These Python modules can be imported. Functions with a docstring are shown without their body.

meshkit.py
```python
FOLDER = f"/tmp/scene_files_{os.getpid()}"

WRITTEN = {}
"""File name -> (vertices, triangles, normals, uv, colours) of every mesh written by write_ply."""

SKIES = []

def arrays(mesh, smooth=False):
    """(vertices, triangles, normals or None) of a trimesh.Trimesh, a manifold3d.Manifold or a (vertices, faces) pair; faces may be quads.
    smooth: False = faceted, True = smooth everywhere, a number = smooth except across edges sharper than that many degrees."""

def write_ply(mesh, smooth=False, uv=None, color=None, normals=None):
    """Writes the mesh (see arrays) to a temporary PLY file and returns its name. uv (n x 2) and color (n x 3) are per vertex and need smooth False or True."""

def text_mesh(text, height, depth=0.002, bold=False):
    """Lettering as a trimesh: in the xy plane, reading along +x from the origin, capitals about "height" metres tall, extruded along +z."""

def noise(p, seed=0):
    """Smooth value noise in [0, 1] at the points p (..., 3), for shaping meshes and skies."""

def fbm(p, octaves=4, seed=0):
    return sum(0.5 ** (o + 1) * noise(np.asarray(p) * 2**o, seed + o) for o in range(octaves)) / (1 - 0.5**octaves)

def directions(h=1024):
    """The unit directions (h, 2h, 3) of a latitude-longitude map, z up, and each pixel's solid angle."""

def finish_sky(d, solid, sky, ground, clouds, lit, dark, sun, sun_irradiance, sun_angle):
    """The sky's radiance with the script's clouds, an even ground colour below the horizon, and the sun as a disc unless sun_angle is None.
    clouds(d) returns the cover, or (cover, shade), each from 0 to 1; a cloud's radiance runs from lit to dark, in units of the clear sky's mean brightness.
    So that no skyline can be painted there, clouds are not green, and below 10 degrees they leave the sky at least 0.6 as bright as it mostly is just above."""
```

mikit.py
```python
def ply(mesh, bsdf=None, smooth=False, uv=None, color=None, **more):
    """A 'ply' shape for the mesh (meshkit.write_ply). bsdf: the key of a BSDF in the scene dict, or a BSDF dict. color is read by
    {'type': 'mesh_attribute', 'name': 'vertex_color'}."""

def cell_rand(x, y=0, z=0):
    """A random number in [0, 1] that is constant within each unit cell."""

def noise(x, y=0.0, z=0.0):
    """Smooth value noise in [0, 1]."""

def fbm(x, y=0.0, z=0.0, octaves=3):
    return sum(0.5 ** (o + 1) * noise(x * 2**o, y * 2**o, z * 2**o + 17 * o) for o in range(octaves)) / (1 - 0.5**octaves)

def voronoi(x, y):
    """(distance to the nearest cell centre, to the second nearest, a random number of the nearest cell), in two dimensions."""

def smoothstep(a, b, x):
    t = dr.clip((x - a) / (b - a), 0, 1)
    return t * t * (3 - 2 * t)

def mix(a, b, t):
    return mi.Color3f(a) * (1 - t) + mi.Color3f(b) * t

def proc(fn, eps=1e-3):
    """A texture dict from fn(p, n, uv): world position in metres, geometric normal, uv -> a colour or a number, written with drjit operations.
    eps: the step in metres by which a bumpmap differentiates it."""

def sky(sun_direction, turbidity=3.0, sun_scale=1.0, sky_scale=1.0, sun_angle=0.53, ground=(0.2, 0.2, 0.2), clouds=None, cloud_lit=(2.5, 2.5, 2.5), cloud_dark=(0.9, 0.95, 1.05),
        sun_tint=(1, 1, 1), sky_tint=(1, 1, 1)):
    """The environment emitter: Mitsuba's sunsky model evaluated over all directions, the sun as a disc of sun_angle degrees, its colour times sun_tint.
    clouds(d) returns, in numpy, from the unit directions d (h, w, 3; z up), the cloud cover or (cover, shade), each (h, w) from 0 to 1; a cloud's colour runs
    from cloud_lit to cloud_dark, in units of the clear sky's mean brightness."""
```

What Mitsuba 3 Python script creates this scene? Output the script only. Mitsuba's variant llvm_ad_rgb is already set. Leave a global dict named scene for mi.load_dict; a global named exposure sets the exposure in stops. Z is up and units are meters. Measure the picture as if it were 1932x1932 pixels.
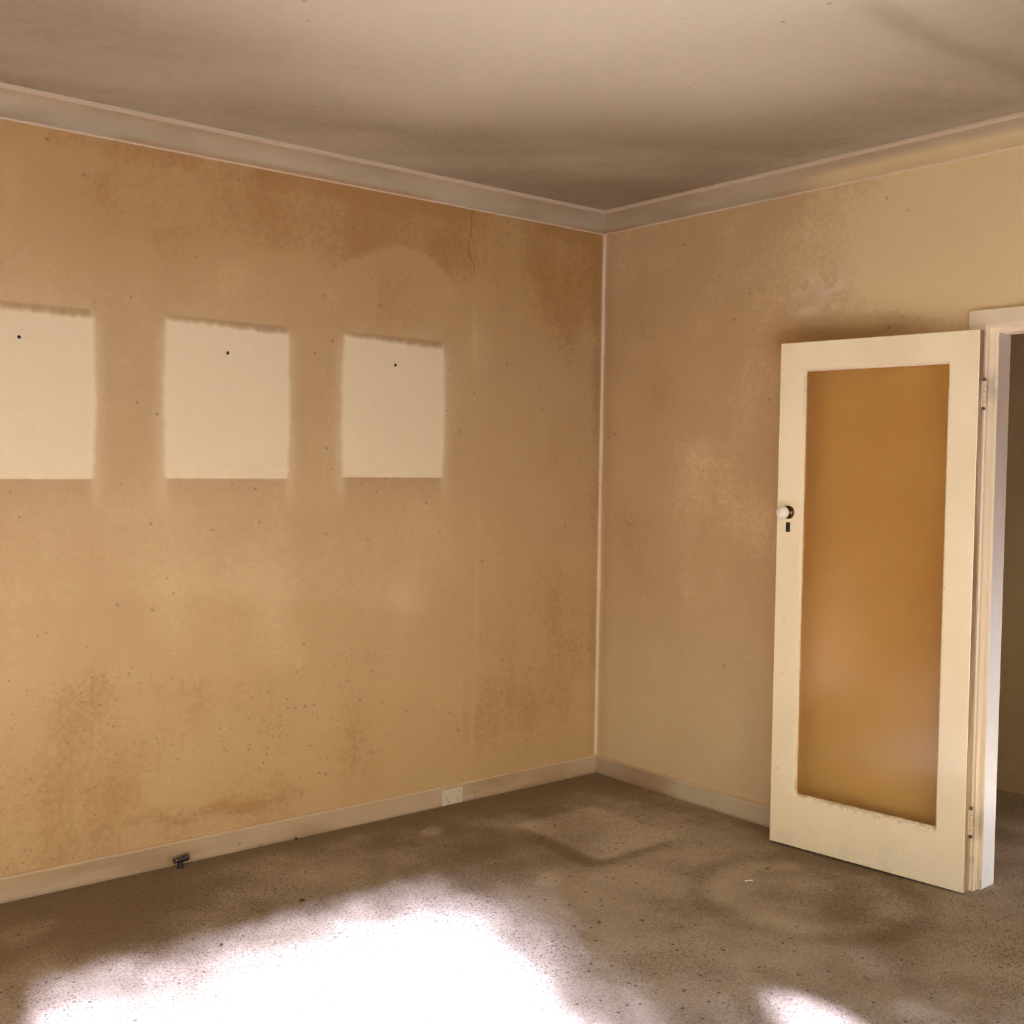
import math
import numpy as np
import trimesh
import manifold3d as m3
import drjit as dr
import mitsuba as mi
import mikit
import meshkit
from mikit import noise, fbm, voronoi, smoothstep, mix

T = mi.ScalarTransform4f
scene, labels = {}, {}

# ------------------------------------------------------------------ camera, sky, exposure
CAM = np.array([-3.9255, -4.0966, 1.532])
YAW, PITCH, ROLL, FOCAL = 0.8841, -0.0408, 0.0143, 2141.2
fw = np.array([math.cos(YAW) * math.cos(PITCH), math.sin(YAW) * math.cos(PITCH), math.sin(PITCH)])
rt = np.cross(fw, [0, 0, 1.0]); rt /= np.linalg.norm(rt)
up0 = np.cross(rt, fw)
upv = up0 * math.cos(ROLL) - rt * math.sin(ROLL)
scene['camera'] = {'type': 'perspective', 'fov': math.degrees(2 * math.atan(966 / FOCAL)), 'fov_axis': 'x',
                   'near_clip': 0.02, 'far_clip': 500.0,
                   'to_world': T().look_at(origin=CAM.tolist(), target=(CAM + fw).tolist(), up=upv.tolist())}
SUN_EL = math.radians(28.5)
SUN_H = np.array([-0.34, -0.94]) / math.hypot(0.34, 0.94)
SUN = np.array([SUN_H[0] * math.cos(SUN_EL), SUN_H[1] * math.cos(SUN_EL), math.sin(SUN_EL)])
scene['sky'] = mikit.sky(SUN.tolist(), turbidity=4.0, sun_scale=4.5, sky_scale=1.4, sun_angle=1.0, ground=(0.30, 0.27, 0.22),
                         sky_tint=(1.02, 1.0, 1.04), sun_tint=(0.72, 1.0, 2.5))
exposure = 3.58

# ------------------------------------------------------------------ dimensions (corner of the two seen walls at the origin)
W, D, H = 4.60, 4.65, 2.765
ZC = 2.674            # lower edge of the cornice
SKH, SKT = 0.088, 0.018
DOOR_Y0, DOOR_Y1 = -2.012, -2.812      # doorway in the right wall (jamb faces)
DOOR_TOP = 2.048
HALL_X = 1.38

# ------------------------------------------------------------------ helpers
def man(mesh):
    return m3.Manifold(m3.Mesh(np.asarray(mesh.vertices, np.float32), np.asarray(mesh.faces, np.uint32)))

def tri(m):
    q = m.to_mesh()
    return trimesh.Trimesh(np.array(q.vert_properties[:, :3]), np.array(q.tri_verts), process=False)

def box(x0, x1, y0, y1, z0, z1):
    return m3.Manifold.cube([x1 - x0, y1 - y0, z1 - z0]).translate([x0, y0, z0])

def rbox(x0, x1, y0, y1, z0, z1, c):
    """box with every edge chamfered by c"""
    pts = []
    for sx, ax in ((x0, 1), (x1, -1)):
        for sy, ay in ((y0, 1), (y1, -1)):
            for sz, az in ((z0, 1), (z1, -1)):
                pts += [(sx, sy + ay * c, sz + az * c), (sx + ax * c, sy, sz + az * c), (sx + ax * c, sy + ay * c, sz)]
    return m3.Manifold.hull_points(np.array(pts, float))

def lathe(profile, n=48):
    """profile (r, z) revolved about z"""
    return trimesh.creation.revolve(np.array(profile, float), sections=n)

def tube(a, b, r, n=20):
    return trimesh.creation.cylinder(radius=r, segment=[a, b], sections=n)

def frame_matrix(origin, xa, ya, za):
    m = np.eye(4)
    m[:3, 0], m[:3, 1], m[:3, 2], m[:3, 3] = xa, ya, za, origin
    return m

def put(key, mesh, bsdf, smooth=False, mat=None):
    base, n = key, 0
    while key in scene:
        n += 1
        key = f'{base}_{n:03d}'
    if hasattr(mesh, 'to_mesh'):
        mesh = tri(mesh)
    mesh = mesh.copy()
    if mat is not None:
        mesh.apply_transform(mat)
    scene[key] = mikit.ply(mesh, bsdf, smooth=smooth)
    return key

def tag(key, label=None, cat=None, group=None, kind=None):
    d = {}
    if label: d['label'] = label
    if cat: d['category'] = cat
    if group: d['group'] = group
    if kind: d['kind'] = kind
    labels[key] = d

def C(*v): return mi.Color3f(*v)

# ------------------------------------------------------------------ materials
TAN = (0.42, 0.260, 0.118)
TAN_DK = (0.335, 0.178, 0.065)
TAN_LT = (0.49, 0.325, 0.160)
B_DK, B_TAN, B_LT = (0.385, 0.215, 0.085), (0.505, 0.320, 0.150), (0.67, 0.47, 0.235)
PALE = (0.65, 0.505, 0.305)

def bump01(x, c, w):
    return dr.exp(-dr.square((x - c) / w))

def spots(u, v, scale, thresh, seed=0.0):
    d, _, r = voronoi(u * scale + seed, v * scale + seed * 1.7)
    size = 0.07 + 0.24 * dr.square((r - thresh) / (1 - thresh))
    return dr.select(r > thresh, 1 - smoothstep(size * 0.5, size, d), 0.0)

GHOSTS = [(-3.06, -2.512, 1.462, 2.066), (-2.240, -1.738, 1.466, 2.074), (-1.478, -0.975, 1.474, 2.076)]

def wall_left_color(p, n, uv):
    x, z = p.x, p.z
    # hazy nicotine film, streaked vertically
    big = fbm(x * 1.6 + 3.0, z * 1.3, 0.0, 4)
    mid = fbm(x * 5.0, z * 3.2, 7.0, 4)
    streak = fbm(x * 9.0, z * 0.9, 3.0, 3)
    fine = fbm(x * 70.0, z * 70.0, 1.0, 2)
    t = 0.53 + 0.70 * (big - 0.5) + 0.38 * (mid - 0.5) + 0.20 * (streak - 0.5) + 0.22 * (fine - 0.5)
    # heavier film high up; tone darker towards the corner, lighter on the left
    t -= 0.27 * smoothstep(2.10, 2.50, z) * smoothstep(-3.2, -1.9, x)
    t -= 0.08 * smoothstep(-1.0, -0.25, x)
    t += 0.04 * (1 - smoothstep(-2.9, -1.6, x)) * smoothstep(0.75, 1.1, z)
    # wiped arcs above the frames
    wob = 0.09 * (fbm(x * 3.0, z * 3.0, 9.0, 3) - 0.5)
    for cx, cz, r, a in ((-1.22, 2.13, 0.335, 0.34), (-1.80, 2.08, 0.30, 0.20)):
        d = dr.sqrt(dr.square((x - cx) / 1.05) + dr.square(z - cz)) + wob
        t += a * (1 - smoothstep(r - 0.030, r + 0.020, d)) * smoothstep(cz - 0.02, cz + 0.24, z) * (0.45 + 0.55 * smoothstep(r - 0.14, r, d))
    # long brush sweep low on the wall
    sw = z - (1.02 - 0.16 * smoothstep(-2.4, -0.9, x)) + 0.05 * (fbm(x * 4.0, 2.0, 0.0, 2) - 0.5)
    t += 0.16 * smoothstep(-0.02, 0.05, sw) * (1 - smoothstep(0.05, 0.40, sw)) * (1 - smoothstep(-1.1, -0.7, x))
    # dirty lower zone with a ragged top
    low = 0.72 + 0.10 * (fbm(x * 3.5, 1.0, 4.0, 3) - 0.5) * 2 + 0.10 * (fbm(x * 25.0, z * 25.0, 4.0, 3) - 0.5)
    lowm = (1 - smoothstep(low - 0.05, low + 0.012, z)) * (1 - 0.75 * smoothstep(-1.55, -1.15, x))
    t -= lowm * (0.12 + 0.10 * smoothstep(0.25, 0.7, fbm(x * 2.5 + 5.0, z * 2.5, 2.0, 3)))
    t -= 0.18 * bump01(x, -1.32, 0.24) * bump01(z, 0.36, 0.20)
    smear = bump01(z, 0.175 + 0.05 * (fbm(x * 7.0, 0.0, 0.0, 3) - 0.5), 0.028) * smoothstep(-2.7, -2.2, x) * (1 - smoothstep(-1.75, -1.55, x))
    t -= 0.42 * smear * smoothstep(0.15, 0.85, fbm(x * 14.0, z * 40.0, 5.0, 4))
    # pale drip lines near the corner
    lx = -0.765 - 0.03 * smoothstep(0.5, 1.3, 1.5 - z) + 0.03 * (fbm(z * 3.0, 2.0, 0.0, 3) - 0.5)
    t += 0.30 * bump01(x, lx, 0.016) * smoothstep(0.12, 0.3, z) * (1 - smoothstep(1.25, 1.5, z)) * (0.4 + 0.6 * noise(z * 6.0, 3.0))
    t += 0.18 * smoothstep(0.012, 0.0, dr.abs(x + 0.862 + 0.012 * (fbm(z * 4.0, 5.0, 0.0, 2) - 0.5))) * (1 - smoothstep(0.55, 0.8, z)) * smoothstep(0.1, 0.2, z)
    t += 0.20 * bump01(x, -0.80, 0.02) * smoothstep(1.9, 2.1, z) * (1 - smoothstep(2.25, 2.45, z))
    # clean plaster where the two walls meet, with a dark margin
    cw = 0.013 + 0.006 * noise(z * 5.0, 8.0)
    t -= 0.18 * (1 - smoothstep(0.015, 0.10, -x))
    corner = 0.8 * (1 - smoothstep(cw * 0.4, cw * 0.75, -x)) + 0.2 * (1 - smoothstep(cw * 0.5, cw * 1.8, -x))
    t -= 0.20 * smoothstep(2.58, 2.66, z) * smoothstep(0.3, 0.6, fbm(x * 4.0, 0.0, 6.0, 2))
    col = mix(TAN_DK, TAN, smoothstep(0.0, 0.5, t))
    col = mix(col, TAN_LT, smoothstep(0.5, 1.0, t))
    col = col * mix((1, 1, 0.95), (1.04, 0.97, 0.78), smoothstep(1.9, 2.5, z))
    # where pictures hung
    pale = mi.Float(0); dark = mi.Float(0); halo = mi.Float(0)
    ragx = 0.010 * (fbm(z * 30.0, x * 4.0, 2.0, 3) - 0.5)
    ragz = 0.010 * (fbm(x * 45.0, z * 4.0, 6.0, 3) - 0.5)
    for k, (x0, x1, z0, z1) in enumerate(GHOSTS):
        bow = 0.012 * bump01(z, 1.75, 0.3)
        sx = smoothstep(x0 - 0.012 - bow, x0 + 0.016 - bow, x + ragx) * (1 - smoothstep(x1 - 0.012 + bow, x1 + 0.014 + bow, x + ragx))
        top = z1 - 0.006 - 0.013 * smoothstep(x0, x1, x)
        sz = smoothstep(z0 - 0.002, z0 + 0.003, z + ragz * 0.25) * (1 - smoothstep(top - 0.022, top + 0.006, z + ragz * 1.5))
        pale = dr.maximum(pale, sx * sz)
        inx = smoothstep(x0 + 0.004, x0 + 0.012, x) * (1 - smoothstep(x1 - 0.010, x1 - 0.002, x))
        soot = smoothstep(top - 0.022, top - 0.002, z + ragz) * (1 - smoothstep(z1 - 0.004, z1 + 0.004, z)) * inx
        dark = dr.maximum(dark, soot * smoothstep(x0 - 0.5, x1, x) * (0.35 + 0.65 * fbm(x * 60.0, z * 90.0, 4.0, 2)))
        soot2 = spots(x, z, 150.0, 0.80, 3.0) * smoothstep(top - 0.05, top - 0.005, z) * (1 - smoothstep(z1, z1 + 0.01, z)) * inx
        dark = dr.maximum(dark, 0.8 * soot2)
        below = smoothstep(z0 - 0.13, z0 - 0.008, z) * (1 - smoothstep(z0 - 0.005, z0, z)) * inx
        dark = dr.maximum(dark, 0.33 * below)
        nearx = dr.maximum(bump01(x, x0 - 0.012, 0.028), bump01(x, x1 + 0.012, 0.028))
        halo = dr.maximum(halo, 0.55 * nearx * smoothstep(z0 - 0.16, z0 + 0.02, z) * (1 - smoothstep(z1 - 0.10, z1 + 0.03, z)))
        out = smoothstep(z1 - 0.004, z1 + 0.004, z) * (1 - smoothstep(z1 + 0.02, z1 + 0.10, z)) * inx
        halo = dr.maximum(halo, 0.14 * out)
    col = mix(col, PALE, 0.50 * halo)
    col = mix(col, PALE, pale * (0.93 + 0.07 * fine))
    col = mix(col, (0.24, 0.135, 0.065), 0.55 * dark)
    col = mix(col, (0.74, 0.57, 0.40), 0.85 * corner)
    # fly specks and damp specks
    d1 = 0.35 + 0.65 * smoothstep(0.45, 0.65, fbm(x * 2.2, z * 2.2, 11.0, 2))
    sp = spots(x, z, 48.0, 0.86, 1.0) * lowm * d1 + spots(x, z, 80.0, 0.80, 5.0) * lowm * d1
    edge = bump01(z, low - 0.015, 0.03)
    sp += 1.2 * spots(x, z, 65.0, 0.55, 2.0) * edge * smoothstep(0.35, 0.6, fbm(x * 3.0, 8.0, 1.0, 2))
    sp += 0.8 * spots(x, z, 34.0, 0.965, 9.0) * (1 - pale)
    col = mix(col, (0.20, 0.115, 0.055), dr.clip(sp * 0.70, 0, 0.85))
    # hairline crack below the cornice
    cx = -0.816 + 0.020 * smoothstep(2.665, 2.35, z) + 0.020 * (fbm(z * 14.0, 1.0, 0.0, 3) - 0.5) - 0.03 * bump01(z, 2.50, 0.10)
    crack = (1 - smoothstep(0.0005, 0.0022, dr.abs(x - cx))) * smoothstep(2.34, 2.44, z)
    col = mix(col, (0.10, 0.055, 0.03), 0.85 * crack)
    return col

def wall_right_color(p, n, uv):
    y, z = p.y, p.z
    big = fbm(y * 1.5 + 8.0, z * 1.3, 3.0, 4)
    mid = fbm(y * 5.0, z * 3.2, 5.0, 4)
    fine = fbm(y * 70.0, z * 70.0, 1.0, 2)
    t = 0.58 + 0.75 * (big - 0.5) + 0.45 * (mid - 0.5) + 0.20 * (fine - 0.5)
    t -= 0.16 * smoothstep(-0.75, -0.15, y)
    t += 0.12 * smoothstep(2.2, 2.55, z) * smoothstep(-1.5, -0.7, y)
    t += 0.65 * smoothstep(-1.1, -2.0, y) * smoothstep(1.8, 2.3, z)  # upper right painted lighter, standing in for light missing there
    # diagonal wipe marks
    dg = fbm((y + z * 0.8) * 12.0, (z - y) * 1.5, 2.0, 3)
    t += 0.35 * (dg - 0.5) * bump01(y, -0.75, 0.25) * bump01(z, 2.15, 0.22)
    # soot with shading painted in, over the open door leaf
    t -= 0.75 * bump01(z, 2.08 + 0.02 * (fbm(y * 6.0, 3.0, 0.0, 2) - 0.5), 0.055) * smoothstep(-0.95, -1.15, y) * (1 - 0.8 * smoothstep(-1.55, -1.95, y))
    col = mix(B_DK, B_TAN, smoothstep(0.0, 0.5, t))
    col = mix(col, B_LT, smoothstep(0.5, 1.0, t))
    col = mix(col, (0.58, 0.425, 0.235), 0.75 * (1 - smoothstep(0.3, 1.15, z)))  # lower wall painted paler to make up for weak low light
    # pale smudges over the door, window gloss painted in with them
    r = fbm(y * 13.0, z * 13.0, 1.0, 4)
    patch = bump01(y, -1.345, 0.075) * bump01(z, 2.27, 0.10) * 1.2 + bump01(y, -1.215, 0.06) * bump01(z, 2.185, 0.022) * 1.3
    patch += 0.8 * bump01(y, -1.20, 0.09) * bump01(z, 2.30, 0.06) + 0.8 * bump01(y + 0.4 * (z - 2.47), -1.195, 0.014) * bump01(z, 2.475, 0.022)
    col = mix(col, (0.68, 0.50, 0.33), dr.clip(patch * smoothstep(0.42, 0.56, r), 0, 1) * 0.72)
    cw = 0.016 + 0.008 * noise(z * 5.0, 4.0)
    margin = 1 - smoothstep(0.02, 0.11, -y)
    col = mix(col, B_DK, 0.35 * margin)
    col = mix(col, (0.76, 0.58, 0.41), 0.85 * (0.8 * (1 - smoothstep(cw * 0.4, cw * 0.75, -y)) + 0.2 * (1 - smoothstep(cw * 0.5, cw * 1.8, -y))))
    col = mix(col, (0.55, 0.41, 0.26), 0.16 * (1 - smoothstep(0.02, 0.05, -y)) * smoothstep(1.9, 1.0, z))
    col = mix(col, (0.16, 0.09, 0.045), 0.45 * spots(y, z, 30.0, 0.985, 4.0))
    return col

def plain_wall_color(p, n, uv):
    u = p.x + p.y
    t = 0.4 + 0.8 * (fbm(u * 1.5, p.z * 1.3, 3.0, 4) - 0.5)
    return mix(TAN, TAN_LT, smoothstep(0.2, 0.9, t))

def hall_wall_color(p, n, uv):
    t = fbm(p.y * 1.5, p.z * 1.3, 3.0, 4)
    return mix((0.37, 0.25, 0.115), (0.45, 0.32, 0.15), t)

def ceiling_color(p, n, uv):
    x, y = p.x, p.y
    # bands of grime running slantwise
    u, v = x * 0.82 - y * 0.57, x * 0.57 + y * 0.82
    band = fbm(u * 0.7 + 2.0, v * 2.2, 1.0, 4)
    big = fbm(x * 1.2, y * 1.2, 5.0, 3)
    fine = fbm(x * 40.0, y * 40.0, 2.0, 2)
    t = 0.55 + 0.95 * (band - 0.5) + 0.5 * (big - 0.5) + 0.12 * (fine - 0.5)
    col = mix((0.200, 0.145, 0.078), (0.345, 0.280, 0.180), smoothstep(0.1, 0.9, t))
    # paler zone above the sun patch, its bounced light painted in
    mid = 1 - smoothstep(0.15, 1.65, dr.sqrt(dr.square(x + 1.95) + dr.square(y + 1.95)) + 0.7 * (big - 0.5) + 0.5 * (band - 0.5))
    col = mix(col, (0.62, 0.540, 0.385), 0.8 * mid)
    # cleaner strip along the right-hand cornice
    col = mix(col, (0.34, 0.275, 0.19), 0.35 * (1 - smoothstep(0.14, 0.24, -x + 0.03 * (fbm(y * 3.0, 0.0, 0.0, 2) - 0.5))) * smoothstep(-0.5, -1.2, y))
    # curved darker band
    arc = bump01(y, -2.30 - 0.10 * dr.square(x + 0.95) + 0.06 * (fbm(x * 3.0, 0.0, 2.0, 3) - 0.5), 0.055) * smoothstep(-1.45, -1.05, x)
    col = mix(col, (0.21, 0.155, 0.095), 0.45 * arc)
    return mix(col, (0.16, 0.10, 0.06), 0.5 * spots(x, y, 30.0, 0.988, 2.0))

def cornice_color(p, n, uv):
    a = dr.minimum(-p.x, 9.0) + dr.minimum(-p.y, 9.0)
    t = fbm(a * 2.0, p.z * 8.0, 2.0, 4)
    col = mix((0.315, 0.232, 0.130), (0.400, 0.305, 0.182), smoothstep(0.25, 0.75, t))
    # grime settled on the lower half in places
    g = smoothstep(0.50, 0.64, fbm(a * 1.7 + 4.0, 5.0, 3.0, 3)) * (1 - smoothstep(2.684, 2.702, p.z + 0.01 * (fbm(a * 9.0, 0.0, 0.0, 2) - 0.5)))
    col = mix(col, TAN_DK, 0.6 * g)
    # yellow smoke film on the right-hand run
    film = smoothstep(-1.05, -1.35, p.y + 0.5 * (p.z - 2.70)) * (1 - smoothstep(2.715, 2.750, p.z)) * smoothstep(-0.2, -0.05, p.x)
    col = mix(col, (0.58, 0.41, 0.20), 0.85 * film)
    lip = dr.maximum(1 - smoothstep(2.677, 2.681, p.z), smoothstep(2.755, 2.7565, p.z))
    return mix(col, (0.58, 0.455, 0.315), 0.7 * lip)

def skirting_color(p, n, uv):
    a = -p.x - p.y
    t = fbm(a * 3.0, p.z * 14.0, 2.0, 4)
    col = mix((0.32, 0.20, 0.105), (0.41, 0.285, 0.175), smoothstep(0.2, 0.75, t))
    st = smoothstep(0.45, 0.62, fbm(a * 4.0, p.z * 30.0, 6.0, 3)) * smoothstep(0.03, 0.08, p.z)
    col = mix(col, (0.40, 0.25, 0.13), 0.5 * st)
    col = mix(col, (0.55, 0.44, 0.275), 0.8 * smoothstep(-0.42, -0.62, p.y) * smoothstep(-0.10, -0.05, p.x))
    top = smoothstep(0.080, 0.0865, p.z)
    col = mix(col, (0.52, 0.37, 0.23), 0.75 * top)
    col = mix(col, (0.20, 0.13, 0.08), 0.45 * (1 - smoothstep(0.0, 0.010 + 0.012 * noise(a * 30.0, 2.0), p.z)))
    return mix(col, (0.18, 0.10, 0.05), 0.6 * spots(a, p.z, 30.0, 0.95, 2.0))

def quad_mask(u, v, u0, u1, v0, v1, s):
    return smoothstep(u0 - s, u0 + s, u) * (1 - smoothstep(u1 - s, u1 + s, u)) * smoothstep(v0 - s, v0 + s, v) * (1 - smoothstep(v1 - s, v1 + s, v))

def ell(x, y, cx, cy, rx, ry, rot, s):
    c, sn = math.cos(rot), math.sin(rot)
    a, b = (x - cx) * c + (y - cy) * sn, -(x - cx) * sn + (y - cy) * c
    return 1 - smoothstep(1 - s, 1 + s, dr.sqrt(dr.square(a / rx) + dr.square(b / ry)))

def flecks(x, y, scale, thresh, seed, stretch=2.2):
    """short dark fibres: each voronoi cell holds one stretched dot turned its own way"""
    d, _, r = voronoi(x * scale + seed, y * scale * stretch + seed)
    d2, _, r2 = voronoi(x * scale * stretch + seed + 9.0, y * scale + seed)
    a = dr.select(r > thresh, 1 - smoothstep(0.14, 0.30, d), 0.0)
    b = dr.select(r2 > thresh, 1 - smoothstep(0.14, 0.30, d2), 0.0)
    return dr.maximum(a, b)

def carpet_color(p, n, uv):
    x, y = p.x, p.y
    wx = x + 0.05 * (fbm(x * 4.0, y * 4.0, 3.0, 3) - 0.5)
    wy = y + 0.05 * (fbm(x * 4.0, y * 4.0, 8.0, 3) - 0.5)
    big = fbm(x * 1.7, y * 1.7, 2.0, 4)
    mid = fbm(x * 7.0, y * 7.0, 4.0, 3)
    t = 0.60 + 0.6 * (big - 0.5) + 0.45 * (mid - 0.5)
    # trodden-in dirt along both walls; carpet darker again at far left
    t -= 0.42 * (1 - smoothstep(0.05, 0.55, -wy)) * smoothstep(-2.4, -1.2, x)
    t -= 0.34 * (1 - smoothstep(0.02, 0.20, -wy))
    t -= 0.75 * (1 - smoothstep(0.20, 0.80, -wy)) * (1 - smoothstep(-2.6, -1.9, wx))
    t -= 0.34 * (1 - smoothstep(0.05, 0.50, -wx)) * smoothstep(-2.1, -1.5, y)
    t -= 0.35 * ell(wx, wy, -0.95, -0.62, 0.55, 0.30, 0.2, 0.6)
    t -= 0.20 * ell(wx, wy, -0.35, -1.55, 0.45, 0.35, 0.6, 0.6)
    t -= 0.22 * ell(wx, wy, -0.62, -1.97, 0.26, 0.13, 0.9, 0.6)
    # cleaner footprint of a cabinet and of round rugs and castors
    t += 0.34 * quad_mask(wx, wy, -0.87, -0.43, -0.95, -0.42, 0.03)
    t += 0.16 * quad_mask(wx, wy, -1.00, -0.72, -0.52, -0.28, 0.05)
    d = dr.sqrt(dr.square(wx + 0.53) + dr.square(wy + 1.66))
    t += 0.13 * bump01(d, 0.30, 0.05) + 0.08 * (1 - smoothstep(0.25, 0.36, d))
    t -= 0.16 * bump01(d, 0.40, 0.05)
    for cx, cy, rx, ry in ((-1.175, -0.985, 0.075, 0.05), (-1.19, -0.272, 0.065, 0.045), (-2.83, -0.30, 0.13, 0.08), (-2.86, -0.98, 0.12, 0.09)):
        t += 0.34 * ell(wx + 0.3 * (mid - 0.5) * rx, wy, cx, cy, rx, ry, 0.7, 0.5)
    # dark smears inside the footprint edge
    t -= 0.30 * bump01(wx, -0.925, 0.035) * quad_mask(wx, wy, -1.2, -0.5, -0.99, -0.58, 0.04)
    t -= 0.20 * bump01(wy, -0.99, 0.03) * quad_mask(wx, wy, -0.93, -0.52, -1.1, -0.9, 0.04)
    pile = fbm(x * 260.0, y * 260.0, 1.0, 2)
    t += 0.50 * (pile - 0.5)
    col = mix((0.170, 0.117, 0.064), (0.420, 0.338, 0.232), smoothstep(0.0, 1.0, t))
    # flecks, thick in a few scattered places
    dens = smoothstep(0.42, 0.66, fbm(x * 2.3 + 1.0, y * 2.3, 6.0, 3))
    dens = dr.clip(dens + ell(x, y, -1.62, -1.32, 0.14, 0.32, -0.35, 0.7) * 1.1 + ell(x, y, -1.62, -0.82, 0.20, 0.08, 0.2, 0.7) + ell(x, y, -2.93, -0.85, 0.12, 0.12, 0.0, 0.7), 0, 1.4)
    f = 0.55 * flecks(x, y, 75.0, 0.86, 2.0) + flecks(x, y, 55.0, 0.94, 6.0) * (0.35 + 0.8 * dens) + flecks(x, y, 62.0, 0.72, 12.0) * dr.clip(dens - 0.15, 0, 1) * 0.75
    f += 0.9 * flecks(x, y, 36.0, 0.985, 3.0, 1.5)
    return mix(col, (0.085, 0.066, 0.055), dr.clip(f, 0, 0.85))

def door_color(p, n, uv):
    q = fbm(p.y * 3.0, p.z * 2.0, 4.0, 4)
    fine = fbm(p.y * 50.0, p.z * 50.0, 2.0, 2)
    col = mix((0.81, 0.645, 0.395), (0.87, 0.715, 0.46), smoothstep(0.2, 0.8, q))
    # finger dirt and scuffs on the bottom rail and round the knob
    g = smoothstep(0.52, 0.72, fbm(p.y * 30.0, p.z * 22.0, 7.0, 3)) * (1 - smoothstep(0.02, 0.16, p.z)) * 0.10
    g += 0.45 * bump01(p.z, 0.213, 0.009) * smoothstep(0.42, 0.75, fbm(p.y * 90.0, p.z * 90.0, 3.0, 3)) * smoothstep(-1.35, -1.5, p.y) * smoothstep(-1.93, -1.90, p.y)
    g += 0.40 * spots(p.y, p.z, 40.0, 0.985, 3.0)
    return mix(col, (0.30, 0.215, 0.125), dr.clip(g, 0, 0.7))

def door_relief(p, n, uv):
    return 0.0012 * fbm(p.y * 7.0, p.z * 4.5, 1.0, 3) + 0.00018 * fbm(p.y * 60.0, p.z * 22.0, 5.0, 2)

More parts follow.
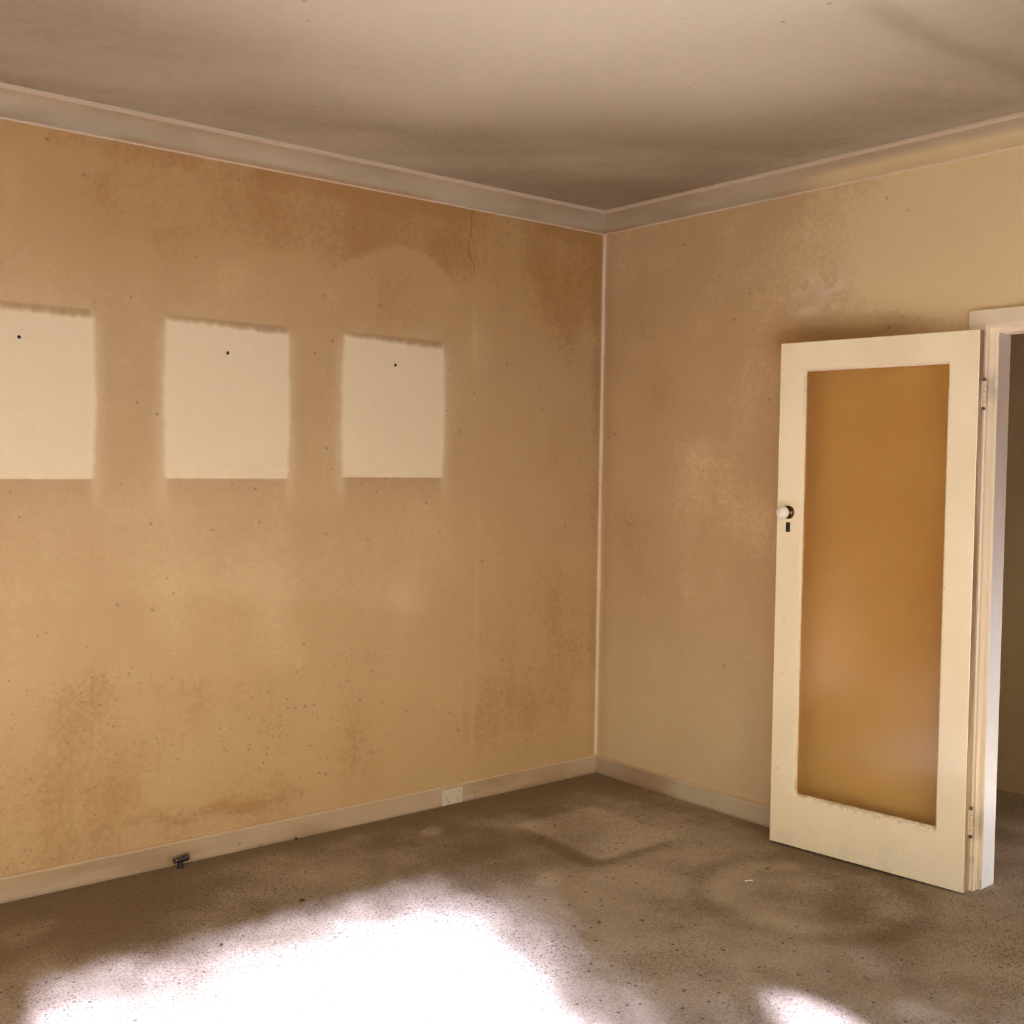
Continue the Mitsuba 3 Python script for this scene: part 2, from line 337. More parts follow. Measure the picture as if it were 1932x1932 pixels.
def frame_color(p, n, uv):
    q = fbm(p.y * 9.0 + p.x * 9.0, p.z * 2.0, 4.0, 3)
    col = mix((0.66, 0.515, 0.33), (0.74, 0.595, 0.40), q)
    dirt = smoothstep(0.45, 0.80, fbm(p.y * 40.0 + p.x * 50.0, p.z * 16.0, 2.0, 4)) * (1 - smoothstep(0.05, 0.40, p.z)) * 0.5
    dirt += 0.4 * bump01(p.z, 1.84, 0.05) * smoothstep(0.3, 0.6, fbm(p.y * 40.0, p.z * 20.0, 5.0, 2)) + 0.4 * bump01(p.z, 0.24, 0.07) * smoothstep(0.4, 0.6, fbm(p.y * 60.0, p.z * 30.0, 5.0, 2))
    return mix(col, (0.25, 0.18, 0.11), dr.clip(dirt, 0, 0.7))

def edge_color(p, n, uv):
    q = fbm(p.x * 30.0 + p.y * 30.0, p.z * 4.0, 3.0, 4)
    return mix((0.20, 0.115, 0.055), (0.42, 0.30, 0.18), smoothstep(0.25, 0.85, q + 0.25 * (1 - smoothstep(0.1, 1.2, p.z))))

def jamb_color(p, n, uv):
    q = fbm(p.x * 20.0, p.z * 3.0, 4.0, 3)
    col = mix((0.70, 0.675, 0.65), (0.76, 0.735, 0.71), q)
    col = mix(col, (0.37, 0.28, 0.20), smoothstep(0.30, 1.85, p.z + 0.25 * (fbm(p.x * 9.0, p.z * 2.0, 7.0, 2) - 0.5)))  # brown tone deepening towards the top
    return mix(col, (0.34, 0.30, 0.25), 0.5 * spots(p.x, p.z, 45.0, 0.96, 2.0) * (1 - smoothstep(0.2, 0.6, p.z)))

def wall_relief(p, n, uv):
    u = dr.select(dr.abs(n.x) > 0.5, p.y, p.x)
    return 0.0016 * fbm(u * 6.0, p.z * 6.0, 2.0, 3) + 0.00025 * fbm(u * 120.0, p.z * 120.0, 2.0, 2)

def carpet_relief(p, n, uv):
    return 0.0035 * fbm(p.x * 170.0, p.y * 170.0, 1.0, 2) + 0.004 * fbm(p.x * 18.0, p.y * 18.0, 4.0, 2)

def pr(color, rough, spec=0.5, **k):
    c = mikit.proc(color) if callable(color) else {'type': 'rgb', 'value': list(color)}
    return {'type': 'principled', 'base_color': c, 'roughness': rough, 'specular': spec, **k}

def two(b): return {'type': 'twosided', 'bsdf': b}

def bumped(b, fn, eps=1e-3):
    return {'type': 'bumpmap', 'bump': mikit.proc(fn, eps), 'scale': 1.0, 'bsdf': b}

scene['mat_wall_left'] = two(bumped(pr(wall_left_color, 0.55, 0.35), wall_relief))
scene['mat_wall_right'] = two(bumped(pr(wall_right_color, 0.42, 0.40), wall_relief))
scene['mat_wall_plain'] = two(pr(plain_wall_color, 0.55, 0.35))
scene['mat_hall'] = two(pr(hall_wall_color, 0.6, 0.3))
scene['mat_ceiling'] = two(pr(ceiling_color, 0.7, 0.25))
scene['mat_cornice'] = two(pr(cornice_color, 0.6, 0.3))
scene['mat_skirting'] = two(pr(skirting_color, 0.40, 0.45))
scene['mat_carpet'] = two(bumped(pr(carpet_color, 0.95, 0.05), carpet_relief, 2e-3))
scene['mat_door'] = two(bumped(pr(door_color, 0.16, 0.5), door_relief, 2e-3))
scene['mat_frame'] = two(pr(frame_color, 0.28, 0.5))
scene['mat_edge'] = two(pr(edge_color, 0.7, 0.2))
scene['mat_jamb'] = two(pr(jamb_color, 0.30, 0.5))
scene['mat_glass'] = {'type': 'principledthin', 'base_color': {'type': 'rgb', 'value': [0.95, 0.835, 0.585]}, 'roughness': 0.17, 'spec_trans': 1.0, 'eta': 1.5}
scene['mat_knob'] = two(pr((0.74, 0.66, 0.50), 0.10, 0.5, clearcoat=0.6))
scene['mat_bronze'] = two(pr((0.115, 0.062, 0.028), 0.18, metallic=1.0))
scene['mat_brass'] = two(pr((0.48, 0.36, 0.20), 0.25, metallic=1.0))
scene['mat_black'] = two(pr((0.022, 0.019, 0.015), 0.35))
scene['mat_hole'] = two(pr((0.006, 0.005, 0.004), 0.8, 0.1))
scene['mat_hinge'] = two(pr((0.64, 0.50, 0.33), 0.3))
scene['mat_hinge_dark'] = two(pr((0.09, 0.055, 0.03), 0.5))
scene['mat_outlet'] = two(pr((0.49, 0.395, 0.275), 0.35))
scene['mat_outlet_button'] = two(pr((0.52, 0.41, 0.275), 0.3))
scene['mat_gunmetal'] = two(pr((0.060, 0.050, 0.046), 0.36, metallic=0.6))
scene['mat_gunmetal_worn'] = two(pr((0.42, 0.38, 0.35), 0.3, metallic=1.0))
scene['mat_crumb_dark'] = two(pr((0.050, 0.032, 0.024), 0.8, 0.2))
scene['mat_crumb_brown'] = two(pr((0.13, 0.066, 0.035), 0.8, 0.2))
scene['mat_crumb_white'] = two(pr((0.80, 0.76, 0.70), 0.6, 0.3))
scene['mat_paving'] = two(pr((0.34, 0.33, 0.31), 0.9, 0.1))
scene['mat_grass'] = two(pr((0.12, 0.16, 0.06), 0.9, 0.1))
scene['mat_bark'] = two(pr((0.16, 0.12, 0.085), 0.9, 0.1))
scene['mat_leaf'] = two({'type': 'diffuse', 'reflectance': {'type': 'rgb', 'value': [0.09, 0.15, 0.05]}})
scene['mat_brick'] = two(pr((0.30, 0.16, 0.11), 0.9, 0.1))

# ------------------------------------------------------------------ room shell
WT = 0.11                                   # wall thickness at the doorway
W2 = (-4.45, -0.45, 0.16, 2.42)             # window behind the camera: x0, x1, z0, z1
W1 = (-4.50, -1.75, 0.12, 2.50)             # window in the wall facing the door: y0, y1, z0, z1
put('floor', box(-W - 0.25, HALL_X + 0.2, -D - 0.25, 0.25, -0.15, 0.0), 'mat_carpet'); tag('floor', 'worn beige carpet with dark flecks and cleaner footprints', kind='structure')
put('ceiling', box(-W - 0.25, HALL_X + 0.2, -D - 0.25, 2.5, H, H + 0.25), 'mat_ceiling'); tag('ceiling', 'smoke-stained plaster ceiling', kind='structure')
put('wall_left', box(-W - 0.25, 0.0, 0.0, 0.25, 0.0, H), 'mat_wall_left'); tag('wall_left', 'smoke-browned wall with three pale rectangles where pictures hung', kind='structure')
wr = box(0.0, WT, -D - 0.25, 0.25, 0.0, H) - box(-0.1, WT + 0.1, DOOR_Y1 - 0.016, DOOR_Y0 + 0.010, -0.1, DOOR_TOP + 0.012)
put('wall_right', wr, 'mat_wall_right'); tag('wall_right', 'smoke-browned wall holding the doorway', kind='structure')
wb = box(-W, 0.0, -D - 0.25, -D, 0.0, H) - box(W2[0], W2[1], -D - 0.3, -D + 0.1, W2[2], W2[3])
put('wall_back', wb, 'mat_wall_plain'); tag('wall_back', 'wall behind the camera with a wide window', kind='structure')
wn = box(-W - 0.25, -W, -D - 0.25, 0.0, 0.0, H) - box(-W - 0.3, -W + 0.1, W1[0], W1[1], W1[2], W1[3])
put('wall_near', wn, 'mat_wall_plain'); tag('wall_near', 'wall facing the glazed door with a window', kind='structure')
# hall beyond the doorway
put('wall_hall', box(HALL_X, HALL_X + 0.2, -D - 0.25, 2.5, 0.0, H), 'mat_hall'); tag('wall_hall', 'dim brown hall wall beyond the doorway', kind='structure')
he = box(WT, HALL_X, -D - 0.25, -D, 0.0, H) - box(WT + 0.03, HALL_X - 0.08, -D - 0.3, -D + 0.1, 0.05, 1.48)  # unseen opening, added to let sun onto the hall floor
put('wall_hall_end', he, 'mat_hall'); tag('wall_hall_end', 'end wall of the hall', kind='structure')
put('wall_hall_far', box(WT, HALL_X, 0.25, 0.45, 0.0, H), 'mat_hall'); tag('wall_hall_far', 'far end wall of the hall', kind='structure')

def prof_run(profile, along, a0, a1, miter0=False, miter1=False):
    """profile (d, z): d out from the wall. along 'x': wall y=0 (run from x=a0 to x=a1); 'y': wall x=0. a mitred end is pulled back by d"""
    P = np.array(profile, float)
    n = len(P)
    ends = []
    for a, mt in ((a0, miter0), (a1, miter1)):
        t = a - P[:, 0] * (1 if mt else 0)
        if along == 'x':
            ends.append(np.stack([t, -P[:, 0], P[:, 1]], 1))
        else:
            ends.append(np.stack([-P[:, 0], t, P[:, 1]], 1))
    v = np.vstack(ends)
    f = []
    for i in range(n):
        j = (i + 1) % n
        f += [(i, j, n + j), (i, n + j, n + i)]
    from shapely.geometry import Polygon
    tv, tf = trimesh.creation.triangulate_polygon(Polygon(P), engine='earcut')
    idx = [int(np.argmin(((P - q) ** 2).sum(1))) for q in tv]
    tf = np.array([[idx[k] for k in t] for t in tf])
    f = np.vstack([np.array(f), tf, tf[:, ::-1] + n])
    m = trimesh.Trimesh(v, f, process=False)
    m.fix_normals()
    return m

cov = [(0.0, ZC), (0.007, ZC), (0.010, ZC + 0.003), (0.010, ZC + 0.006)]
for k in range(9):
    a = k / 8 * math.pi / 2
    cov.append((0.090 - 0.078 * math.cos(a), ZC + 0.008 + 0.0755 * math.sin(a)))
cov += [(0.095, ZC + 0.0830), (0.100, ZC + 0.0830), (0.100, H), (0.0, H)]
put('trim_1', prof_run(cov, 'x', -W, 0.0, False, True), 'mat_cornice', smooth=25); tag('trim_1', 'plaster cove cornice over the wall with the pale rectangles', kind='structure')
put('trim_2', prof_run(cov, 'y', -D, 0.0, False, True), 'mat_cornice', smooth=25); tag('trim_2', 'plaster cove cornice over the door wall', kind='structure')
sk = [(0.0, 0.0), (SKT, 0.0), (SKT, SKH - 0.008), (SKT - 0.003, SKH - 0.003), (SKT - 0.008, SKH), (0.0, SKH)]
put('baseboard_left', prof_run(sk, 'x', -W, 0.0, False, True), 'mat_skirting'); tag('baseboard_left', 'painted timber skirting below the pale rectangles', kind='structure')
put('baseboard_right', prof_run(sk, 'y', -1.934, 0.0, False, True), 'mat_skirting'); tag('baseboard_right', 'painted timber skirting running behind the open door', kind='structure')
hs = prof_run(sk, 'y', -D, 0.25); hs.vertices[:, 0] += HALL_X
put('baseboard_hall', hs, 'mat_hall'); tag('baseboard_hall', 'skirting along the hall wall', kind='structure')

# ------------------------------------------------------------------ door frame
def round_strip(x0, x1, y0, y1, z0, z1, r=0.004):
    return rbox(x0, x1, y0, y1, z0, z1, r)
FR = 'trim_3'
tag(FR, 'cream painted door frame round the opening to the hall', kind='structure')
put(FR + '__architrave', round_strip(-0.019, 0.001, DOOR_Y0 + 0.007, -1.933, 0.0, 2.062), 'mat_frame', smooth=False)
put(FR + '__architrave', round_strip(-0.019, 0.001, DOOR_Y1 - 0.080, DOOR_Y1 - 0.007, 0.0, 2.062), 'mat_frame')
put(FR + '__head_architrave', round_strip(-0.021, 0.001, DOOR_Y1 - 0.080, -1.933, 2.058, 2.118), 'mat_frame')
put(FR + '__jamb', box(-0.012, WT + 0.004, DOOR_Y0, DOOR_Y0 + 0.012, 0.0, DOOR_TOP), 'mat_frame')
put(FR + '__jamb', box(-0.012, WT + 0.004, DOOR_Y1 - 0.018, DOOR_Y1, 0.0, DOOR_TOP), 'mat_frame')
put(FR + '__head_jamb', box(-0.012, WT + 0.004, DOOR_Y1 - 0.018, DOOR_Y0 + 0.012, DOOR_TOP, DOOR_TOP + 0.014), 'mat_frame')
ST = 0.013
put(FR + '__stop', rbox(0.021, 0.030, DOOR_Y0 - ST, DOOR_Y0 + 0.001, 0.0, DOOR_TOP - 0.001, 0.0015), 'mat_frame')
put(FR + '__stop', rbox(0.021, WT + 0.003, DOOR_Y1 - 0.001, DOOR_Y1 + ST, 0.0, DOOR_TOP - 0.001, 0.0015), 'mat_frame')
put(FR + '__head_stop', rbox(0.021, WT + 0.003, DOOR_Y1, DOOR_Y0, DOOR_TOP - ST, DOOR_TOP + 0.001, 0.0015), 'mat_frame')
put(FR + '__reveal', rbox(0.029, WT + 0.004, DOOR_Y0 - ST - 0.0008, DOOR_Y0 + 0.001, 0.002, DOOR_TOP - ST, 0.0012), 'mat_jamb')
tag(FR + '__reveal', 'white painted reveal face, browner towards the top')

# ------------------------------------------------------------------ glazed door leaf, swung open against the wall
DW, DH, DZ0, DT = 0.803, 2.032, 0.008, 0.038
HX, HY, TH = -0.0813, -2.012, 1.6804
e = np.array([math.cos(TH), math.sin(TH), 0.0]); nrm = np.array([-0.99400313, -0.10935165, 0.0])
# local frame: u along the leaf from the hinge, v out of its front face, z up
DM = frame_matrix((HX, HY, 0.0), e, nrm, (0, 0, 1))
GU0, GU1, GZ0, GZ1 = 0.1045, 0.6995, 0.2160, 1.9320
DR = 'door_1'
tag(DR, 'cream gloss glazed door with one tall pane, swung open against the wall', kind='structure')
cc = 0.0022
leaf = rbox(0, DW, -DT, 0, DZ0, DZ0 + DH, cc) - box(GU0, GU1, -DT - 0.01, 0.01, GZ0, GZ1)
put(DR + '__leaf', leaf, 'mat_door', mat=DM)
put(DR + '__hinge_edge', box(-0.0006, 0.0012, -DT + 0.001, -cc, DZ0 + 0.001, DZ0 + DH - 0.001), 'mat_edge', mat=DM); tag(DR + '__hinge_edge', 'dark brown hinge edge')  # thin strip coloured darker than the painted leaf
GV = -0.016
def bead_prism(length):
    """quarter-round glazing bead: runs along +x, back at y=0 (glass), foot at z=0"""
    pr_ = [(0, 0), (0.010, 0), (0.010, 0.003)] + [(0.010 - 0.007 * (1 - math.cos(a)), 0.003 + 0.006 * math.sin(a)) for a in np.linspace(0.3, math.pi / 2, 5)] + [(0, 0.009)]
    cs = m3.CrossSection([pr_])
    m = cs.extrude(length)                      # (y, z) profile extruded along z
    mm = tri(m)
    v = mm.vertices[:, [2, 0, 1]]
    mm = trimesh.Trimesh(v, mm.faces, process=False)
    return mm
L1, L2 = GU1 - GU0, GZ1 - GZ0
b = bead_prism(L1); b.apply_translation((GU0, GV, GZ0)); put(DR + '__glazing_bead', b, 'mat_frame', mat=DM)
b = bead_prism(L1); b.vertices[:, 2] *= -1; b.invert(); b.apply_translation((GU0, GV, GZ1)); put(DR + '__glazing_bead', b, 'mat_frame', mat=DM)
b = bead_prism(L2); b.vertices = b.vertices[:, [2, 1, 0]]; b.invert(); b.apply_translation((GU0, GV, GZ0)); put(DR + '__glazing_bead', b, 'mat_frame', mat=DM)
b = bead_prism(L2); b.vertices = b.vertices[:, [2, 1, 0]] * np.array([-1, 1, 1]); b.apply_translation((GU1, GV, GZ0)); put(DR + '__glazing_bead', b, 'mat_frame', mat=DM)
gl = trimesh.Trimesh([(GU0, GV, GZ0), (GU1, GV, GZ0), (GU1, GV, GZ1), (GU0, GV, GZ1)], [(0, 1, 2), (0, 2, 3)], process=False)
put(DR + '__glass_pane', gl, 'mat_glass', mat=DM); tag(DR + '__glass_pane', 'tall clear glass pane showing the brown wall behind')

# knob: rose, neck, ball
KU, KZ = 0.750, 1.360
KM = DM @ frame_matrix((KU, 0, KZ), (1, 0, 0), (0, 0, -1), (0, 1, 0))     # local z out of the face
KB = DR + '__knob'
rose = lathe([(0.0, 0.0), (0.0265, 0.0), (0.0265, 0.003), (0.0255, 0.005), (0.0235, 0.006), (0.0220, 0.0045), (0.020, 0.0045), (0.016, 0.008), (0.013, 0.011), (0.0, 0.011)], 64)
neck = lathe([(0.0, 0.009), (0.0115, 0.009), (0.0102, 0.0115), (0.0094, 0.0155), (0.0104, 0.0215), (0.0122, 0.0245), (0.0, 0.0245)], 48)
ball = [(0.0, 0.0215), (0.010, 0.0215), (0.013, 0.0230)]
for k in range(2, 25):
    a = -math.pi / 2 + k / 24 * math.pi * 1.0 + 0.0
    ball.append((0.0262 * math.cos(a), 0.0455 + 0.0242 * math.sin(a)))
ball[-1] = (0.0, ball[-1][1])
put(KB, lathe(ball, 64), 'mat_knob', smooth=60, mat=KM); tag(KB, 'round cream ceramic knob')
put(KB + '__rose', rose, 'mat_bronze', smooth=30, mat=KM); tag(KB + '__rose', 'dark bronze rose plate')
put(KB + '__neck', neck, 'mat_brass', smooth=40, mat=KM); tag(KB + '__neck', 'shiny metal neck')
# keyhole plate
kp = rbox(-0.0095, 0.0095, -0.0005, 0.0018, -0.0195, 0.0195, 0.0007)
KPM = DM @ frame_matrix((0.7505, 0, 1.3005), (1, 0, 0), (0, 1, 0), (0, 0, 1))
put(DR + '__keyhole_plate', kp, 'mat_black', mat=KPM); tag(DR + '__keyhole_plate', 'small black keyhole plate')
kh = m3.Manifold.cylinder(0.0006, 0.0036, 0.0036, 20).rotate([-90, 0, 0]).translate([0.001, 0.0016, 0.004]) + box(-0.0008, 0.0028, 0.0016, 0.0022, -0.008, 0.004)
put(DR + '__keyhole_plate__keyhole', kh, 'mat_hole', mat=KPM)
# hinges: leaf plates and three knuckles each
for zc in (1.812, 0.262):
    hm = DM @ frame_matrix((-0.0072, -DT + 0.002, zc), (1, 0, 0), (0, 1, 0), (0, 0, 1))
    HK = put(DR + '__hinge', rbox(0.0052, 0.0068, -0.002, 0.012, -0.046, 0.046, 0.0006), 'mat_hinge', mat=hm)
    tag(HK, 'painted butt hinge')
    for k in range(5):
        z0 = -0.046 + k * 0.0186
        put(HK + '__knuckle', rbox(-0.0050, 0.0050, -0.0050, 0.0050, z0, z0 + 0.0170, 0.0018), 'mat_hinge', mat=hm)
    for s in (1, -1):
        z0 = s * 0.052
        put(HK + '__pin_end', trimesh.creation.cylinder(0.0052, 0.010, sections=16), 'mat_hinge_dark', smooth=40, mat=hm @ frame_matrix((0, 0, z0), (1, 0, 0), (0, 1, 0), (0, 0, 1)))

# ------------------------------------------------------------------ double power point on the skirting
OC = (-0.910, -SKT, 0.0375)
OM = frame_matrix(OC, (1, 0, 0), (0, 0, 1), (0, -1, 0))          # local x right, y up, z out
tag('power_outlet', 'cream double power outlet with two switches, on the skirting near the corner', 'power outlet')
plate = m3.Manifold.hull_points(np.array([(sx * (0.0565 - i), sy * (0.0355 - i), zz) for sx in (-1, 1) for sy in (-1, 1) for i, zz in ((0, 0.0), (0, 0.006), (0.003, 0.0095))], float))
slots = []
for cx in (-0.026, 0.026):
    for dx, dy, ang in ((-0.0075, -0.001, 30), (0.0075, -0.001, -30), (0.0, -0.0150, 0)):
        s = m3.Manifold.cube([0.0034, 0.0095, 0.008], True).rotate([0, 0, ang]).translate([cx + dx, dy - 0.004, 0.0095])
        slots.append(s)
for s in slots:
    plate = plate - s
put('power_outlet__plate', plate, 'mat_outlet', mat=OM)
for cx in (-0.026, 0.026):
    for dx, dy, ang in ((-0.0075, -0.001, 30), (0.0075, -0.001, -30), (0.0, -0.0150, 0)):
        put('power_outlet__pin_slot', m3.Manifold.cube([0.0036, 0.0098, 0.0006], True).rotate([0, 0, ang]).translate([cx + dx, dy - 0.004, 0.0060]), 'mat_hole', mat=OM)
for sx, tilt in ((-1, 8), (1, -8)):
    ring = m3.Manifold.cylinder(0.003, 0.0095, 0.0085, 24) - m3.Manifold.cylinder(0.01, 0.0075, 0.0075, 24).translate([0, 0, -0.002])
    k = put('power_outlet__switch', rbox(-0.0062, 0.0062, -0.0062, 0.0062, 0.0, 0.0065, 0.0016).rotate([tilt, 0, 0]).translate([sx * 0.0425, 0.0215, 0.0075]), 'mat_outlet_button', mat=OM)
    put(k + '__bezel', ring.translate([sx * 0.0425, 0.0215, 0.0088]), 'mat_outlet', mat=OM)

# ------------------------------------------------------------------ old gas fitting standing out of the carpet by the skirting
GX, GY = -2.196, -0.052
tag('gas_fitting', 'dark metal gas pipe fitting standing out of the carpet against the skirting', 'pipe fitting')
put('gas_fitting__riser', lathe([(0, 0), (0.0130, 0), (0.0130, 0.004), (0.0105, 0.006), (0.0105, 0.022), (0.0, 0.022)], 32), 'mat_gunmetal', smooth=30, mat=frame_matrix((GX - 0.006, GY, 0.0), (1, 0, 0), (0, 1, 0), (0, 0, 1)))
ax = np.array([0.995, 0.06, 0.075]); ax /= np.linalg.norm(ax)
ay = np.cross([0, 0, 1], ax); ay /= np.linalg.norm(ay); az = np.cross(ax, ay)
GM = frame_matrix((GX - 0.030, GY, 0.0295), ay, az, ax)
put('gas_fitting__body', lathe([(0.0, 0.006), (0.0070, 0.006), (0.0070, 0.0), (0.0098, 0.0), (0.0104, 0.0015), (0.0104, 0.006), (0.0092, 0.008), (0.0092, 0.034), (0.0092, 0.036), (0.0, 0.036)], 36), 'mat_gunmetal', smooth=30, mat=GM)
hexa = m3.Manifold.cylinder(0.022, 0.0135, 0.0135, 6)
hexa = hexa ^ m3.Manifold.hull_points(np.array([(r * math.cos(a), r * math.sin(a), z) for r, z in ((0.0118, 0.0), (0.0140, 0.003), (0.0140, 0.019), (0.0118, 0.022)) for a in np.linspace(0, 2 * math.pi, 24, endpoint=False)]))
put('gas_fitting__nut', hexa.translate([0, 0, 0.035]), 'mat_gunmetal', mat=GM)
put('gas_fitting__worn_ring', lathe([(0.0105, 0.0030), (0.0110, 0.0034), (0.0110, 0.0050), (0.0105, 0.0054)], 36), 'mat_gunmetal_worn', smooth=30, mat=GM)

# ------------------------------------------------------------------ screw plugs left in the pale rectangles
for k, (px, pz, where) in enumerate(((-2.761, 1.948, 'left'), (-1.994, 1.950, 'middle'), (-1.224, 1.955, 'right'))):
    nm = 'wall_plug' if k == 0 else f'wall_plug_{k:03d}'
    M = frame_matrix((px, 0.0, pz), (1, 0, 0), (0, 0, 1), (0, -1, 0))
    put(nm, lathe([(0.0025, -0.004), (0.0045, -0.004), (0.0062, 0.0008), (0.0056, 0.0016), (0.0036, 0.0016), (0.0025, -0.004)], 20), 'mat_crumb_dark', smooth=40, mat=M)
    tag(nm, f'dark round wall plug near the top of the {where} pale rectangle', 'wall plug', 'wall plugs in the pale rectangles')
    put(nm + '__hole', trimesh.creation.cylinder(0.0030, 0.0010, sections=16), 'mat_hole', mat=M @ frame_matrix((0, 0, 0.0006), (1, 0, 0), (0, 1, 0), (0, 0, 1)))

# ------------------------------------------------------------------ bits lying on the carpet
def crumb(seed, lx, ly, lz):
    m = trimesh.creation.icosphere(subdivisions=2, radius=1.0)
    d = meshkit.fbm(m.vertices * 1.3 + seed * 7.1, 3, seed)
    m.vertices *= (0.72 + 0.6 * d)[:, None]
    m.vertices[:, 2] = np.maximum(m.vertices[:, 2], -0.45)
    m.vertices *= np.array([lx, ly, lz])
    m.apply_translation((0, 0, -m.vertices[:, 2].min()))
    return m
CR = [(-1.999, -0.619, 0.0095, 0.0065, 0.006, -0.6, 'mat_crumb_dark', 'dark lump of debris at the edge of the sunlit carpet'),
      (-1.700, -0.030, 0.006, 0.005, 0.007, 0.2, 'mat_crumb_dark', 'small dark crumb against the skirting, between pipe fitting and outlet'),
      (-1.300, -1.389, 0.0085, 0.0050, 0.004, 0.9, 'mat_crumb_brown', 'reddish brown crumb on the carpet right of the sunlit patch'),
      (-0.891, -0.618, 0.0080, 0.0055, 0.004, 0.3, 'mat_crumb_brown', 'brown crumb beside the pale square on the carpet'),
      (-0.737, -0.526, 0.0060, 0.0045, 0.004, 0.8, 'mat_crumb_brown', 'tiny brown crumb on the pale square of carpet'),
      (-0.431, -1.410, 0.0075, 0.0055, 0.004, 0.1, 'mat_crumb_brown', 'brown crumb on the carpet before the open door'),
      (-2.380, -0.790, 0.0055, 0.0045, 0.004, 1.2, 'mat_crumb_dark', 'tiny dark crumb on the carpet near the sunlit patch')]
CAMP = None
for k, (cx, cy, lx, ly, lz, a, mt, lab) in enumerate(CR):
    nm = 'crumb' if k == 0 else f'crumb_{k:03d}'
    put(nm, crumb(k + 1, lx, ly, lz), mt, smooth=50, mat=frame_matrix((cx, cy, 0.0), (math.cos(a), math.sin(a), 0), (-math.sin(a), math.cos(a), 0), (0, 0, 1)))
    tag(nm, lab, 'debris')
sl = tri(rbox(-0.016, 0.016, -0.0022, 0.0022, 0.0, 0.003, 0.0008)).subdivide()
sl.vertices[:, 1] += 0.003 * np.sin(sl.vertices[:, 0] * 90)
put('paper_sliver', sl, 'mat_crumb_white', mat=frame_matrix((-0.587, -1.446, 0.0), (0.77, -0.63, 0), (0.63, 0.77, 0), (0, 0, 1)))
tag('paper_sliver', 'thin white sliver on the carpet before the open door', 'debris')

# ------------------------------------------------------------------ windows behind the camera
def window(key, along, a0, a1, z0, z1, plane, out, lab):
    """frame, centre mullion and meeting rails of a timber window; along 'x' or 'y'; plane = inner wall face, out = outward sign"""
    tag(key, lab, kind='structure')
    d0, d1 = sorted((plane + out * 0.05, plane + out * 0.13))
    def bar(p0, p1, q0, q1):
        return rbox(p0, p1, d0, d1, q0, q1, 0.003) if along == 'x' else rbox(d0, d1, p0, p1, q0, q1, 0.003)
    put(key + '__frame', bar(a0, a0 + 0.05, z0, z1), 'mat_frame')
    put(key + '__frame', bar(a1 - 0.05, a1, z0, z1), 'mat_frame')
    put(key + '__frame', bar(a0, a1, z0, z0 + 0.06), 'mat_frame')
    put(key + '__frame', bar(a0, a1, z1 - 0.05, z1), 'mat_frame')
window('window_1', 'x', *W2, -D, -1, 'wide timber window behind the camera')
window('window_2', 'y', *W1, -W, -1, 'timber window facing the glazed door')

# ------------------------------------------------------------------ outdoors: ground, bounce paving and a canopy shaped to mask the sun
put('ground', box(-60, 60, -60, 60, -0.6, -0.4), 'mat_grass'); tag('ground', 'grass outside the house', kind='structure')
put('bounce_paving', box(-9.0, 2.5, -9.5, -D - 0.26, -0.5, -0.06), 'mat_paving'); tag('bounce_paving', 'unseen paving added outside to bounce sun into the room', kind='structure')  # unseen slab added to reflect sunlight up into the room
rng = np.random.default_rng(5)
# coordinates across the sunbeam: a to the right seen from the room, b up
ta = np.cross([0, 0, 1.0], SUN); ta /= np.linalg.norm(ta)
tb = np.cross(SUN, ta)
def beam(x, y):
    q = np.array([x, y, 0.0]); return q @ ta, q @ tb
import shapely
from shapely.geometry import Polygon, Point
POLY_FLOOR = [(-3.15, -1.20), (-2.65, -1.15), (-2.30, -1.08), (-1.90, -1.07), (-1.75, -1.18), (-1.80, -1.50), (-1.93, -1.95), (-1.97, -2.50), (-1.60, -2.95), (-1.00, -3.45), (-0.60, -4.40), (-3.7, -4.4), (-3.6, -1.6)]
gap = Polygon([beam(*q) for q in POLY_FLOOR])  # leaves kept out here so the sun patch takes this outline
blob = Point(beam(-1.325, -2.33)).buffer(0.078)
tag('sun_mask_tree', 'unseen leaf canopy shaped to throw the sun patches indoors', 'sun_mask_tree')
cen = np.array(beam(-2.2, -1.9))
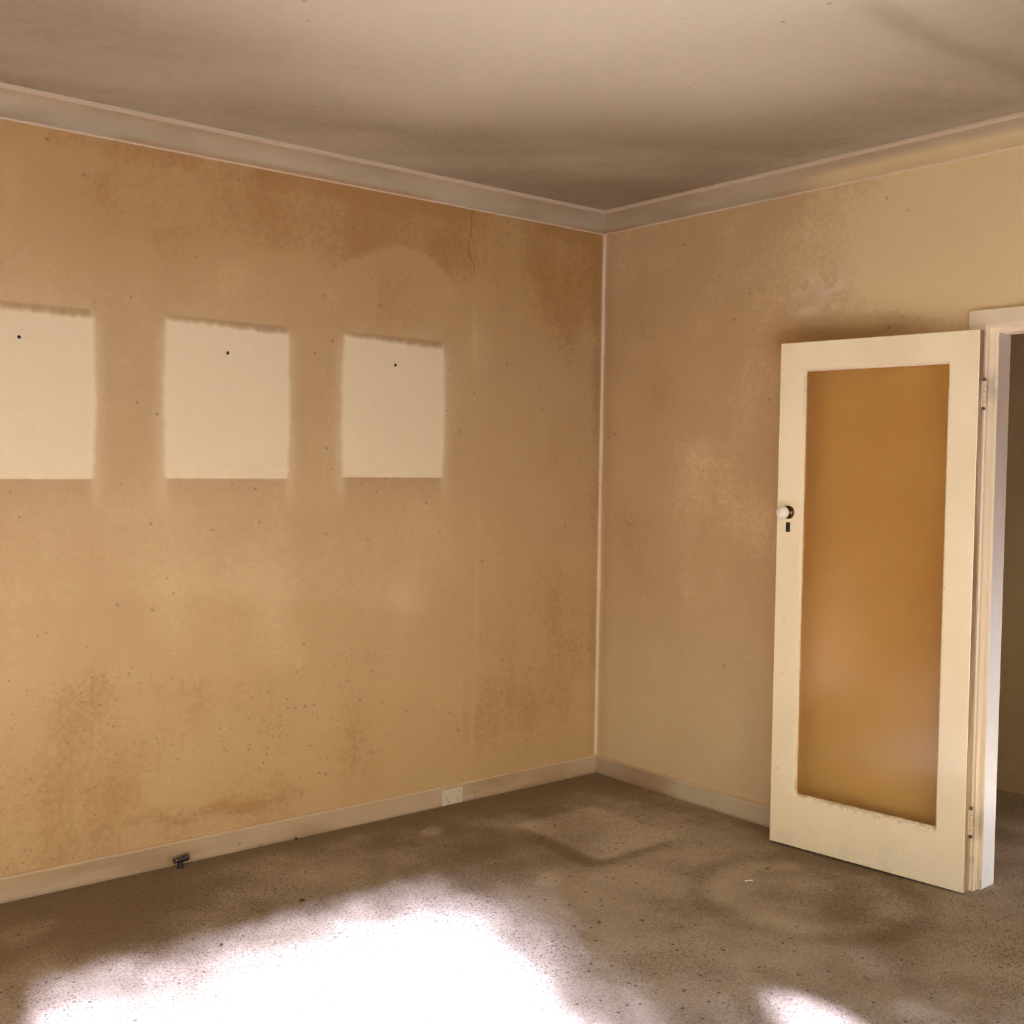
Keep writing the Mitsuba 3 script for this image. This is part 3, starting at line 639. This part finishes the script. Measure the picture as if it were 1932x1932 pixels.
wc = np.array([[np.array([x, -D, z]) @ ta, np.array([x, -D, z]) @ tb] for x in W2[:2] for z in W2[2:]])
N = 600000
lo, hi = wc.min(0) - 0.4, wc.max(0) + 0.4
pa = rng.uniform(lo[0], hi[0], N); pb = rng.uniform(lo[1], hi[1], N); dep = rng.uniform(9.0, 11.5, N)
sz = rng.uniform(0.015, 0.024, N)
pts = shapely.points(pa, pb)
dgap = shapely.distance(pts, gap)
cover = N * 1.2 * np.mean(sz ** 2) / ((hi[0] - lo[0]) * (hi[1] - lo[1]))
thick = np.interp(dgap, [0.0, 0.05, 0.14, 0.27, 0.42, 0.7], [0.0, 0.8, 1.7, 3.0, 5.8, 9.0]) / cover
keep = (rng.random(N) < thick) & (shapely.distance(pts, blob) > sz * 0.8)
pa, pb, dep, sz = pa[keep], pb[keep], dep[keep], sz[keep, None]
n = len(pa)
c = pa[:, None] * ta + pb[:, None] * tb + dep[:, None] * SUN
ang = rng.uniform(0, 2 * math.pi, n)[:, None]; tl = rng.normal(0, 0.35, (n, 3))
u = np.cos(ang) * ta + np.sin(ang) * tb + tl[:, :1] * SUN; u /= np.linalg.norm(u, axis=1, keepdims=True)
w = np.cross(SUN + tl[:, 1:2] * ta + tl[:, 2:3] * tb, u); w /= np.linalg.norm(w, axis=1, keepdims=True)
V = np.stack([c - u * sz, c + w * sz * 0.6, c + u * sz, c - w * sz * 0.6], 1).reshape(-1, 3)
F = (np.arange(n)[:, None, None] * 4 + np.array([[0, 1, 2], [0, 2, 3]])).reshape(-1, 3)
put('sun_mask_tree__foliage', trimesh.Trimesh(V, F, process=False), 'mat_leaf'); labels['sun_mask_tree__foliage'] = {'kind': 'stuff'}
tc = ta * (hi[0] - 0.6) + tb * cen[1] + SUN * 10.5
trunk = [tube((tc[0], tc[1], -0.45), (tc[0] + 0.3, tc[1], tc[2] - 1.0), 0.22, 14), tube((tc[0] + 0.3, tc[1], tc[2] - 1.0), tc, 0.15, 12)]
put('sun_mask_tree__trunk', trimesh.util.concatenate(trunk), 'mat_bark', smooth=40)
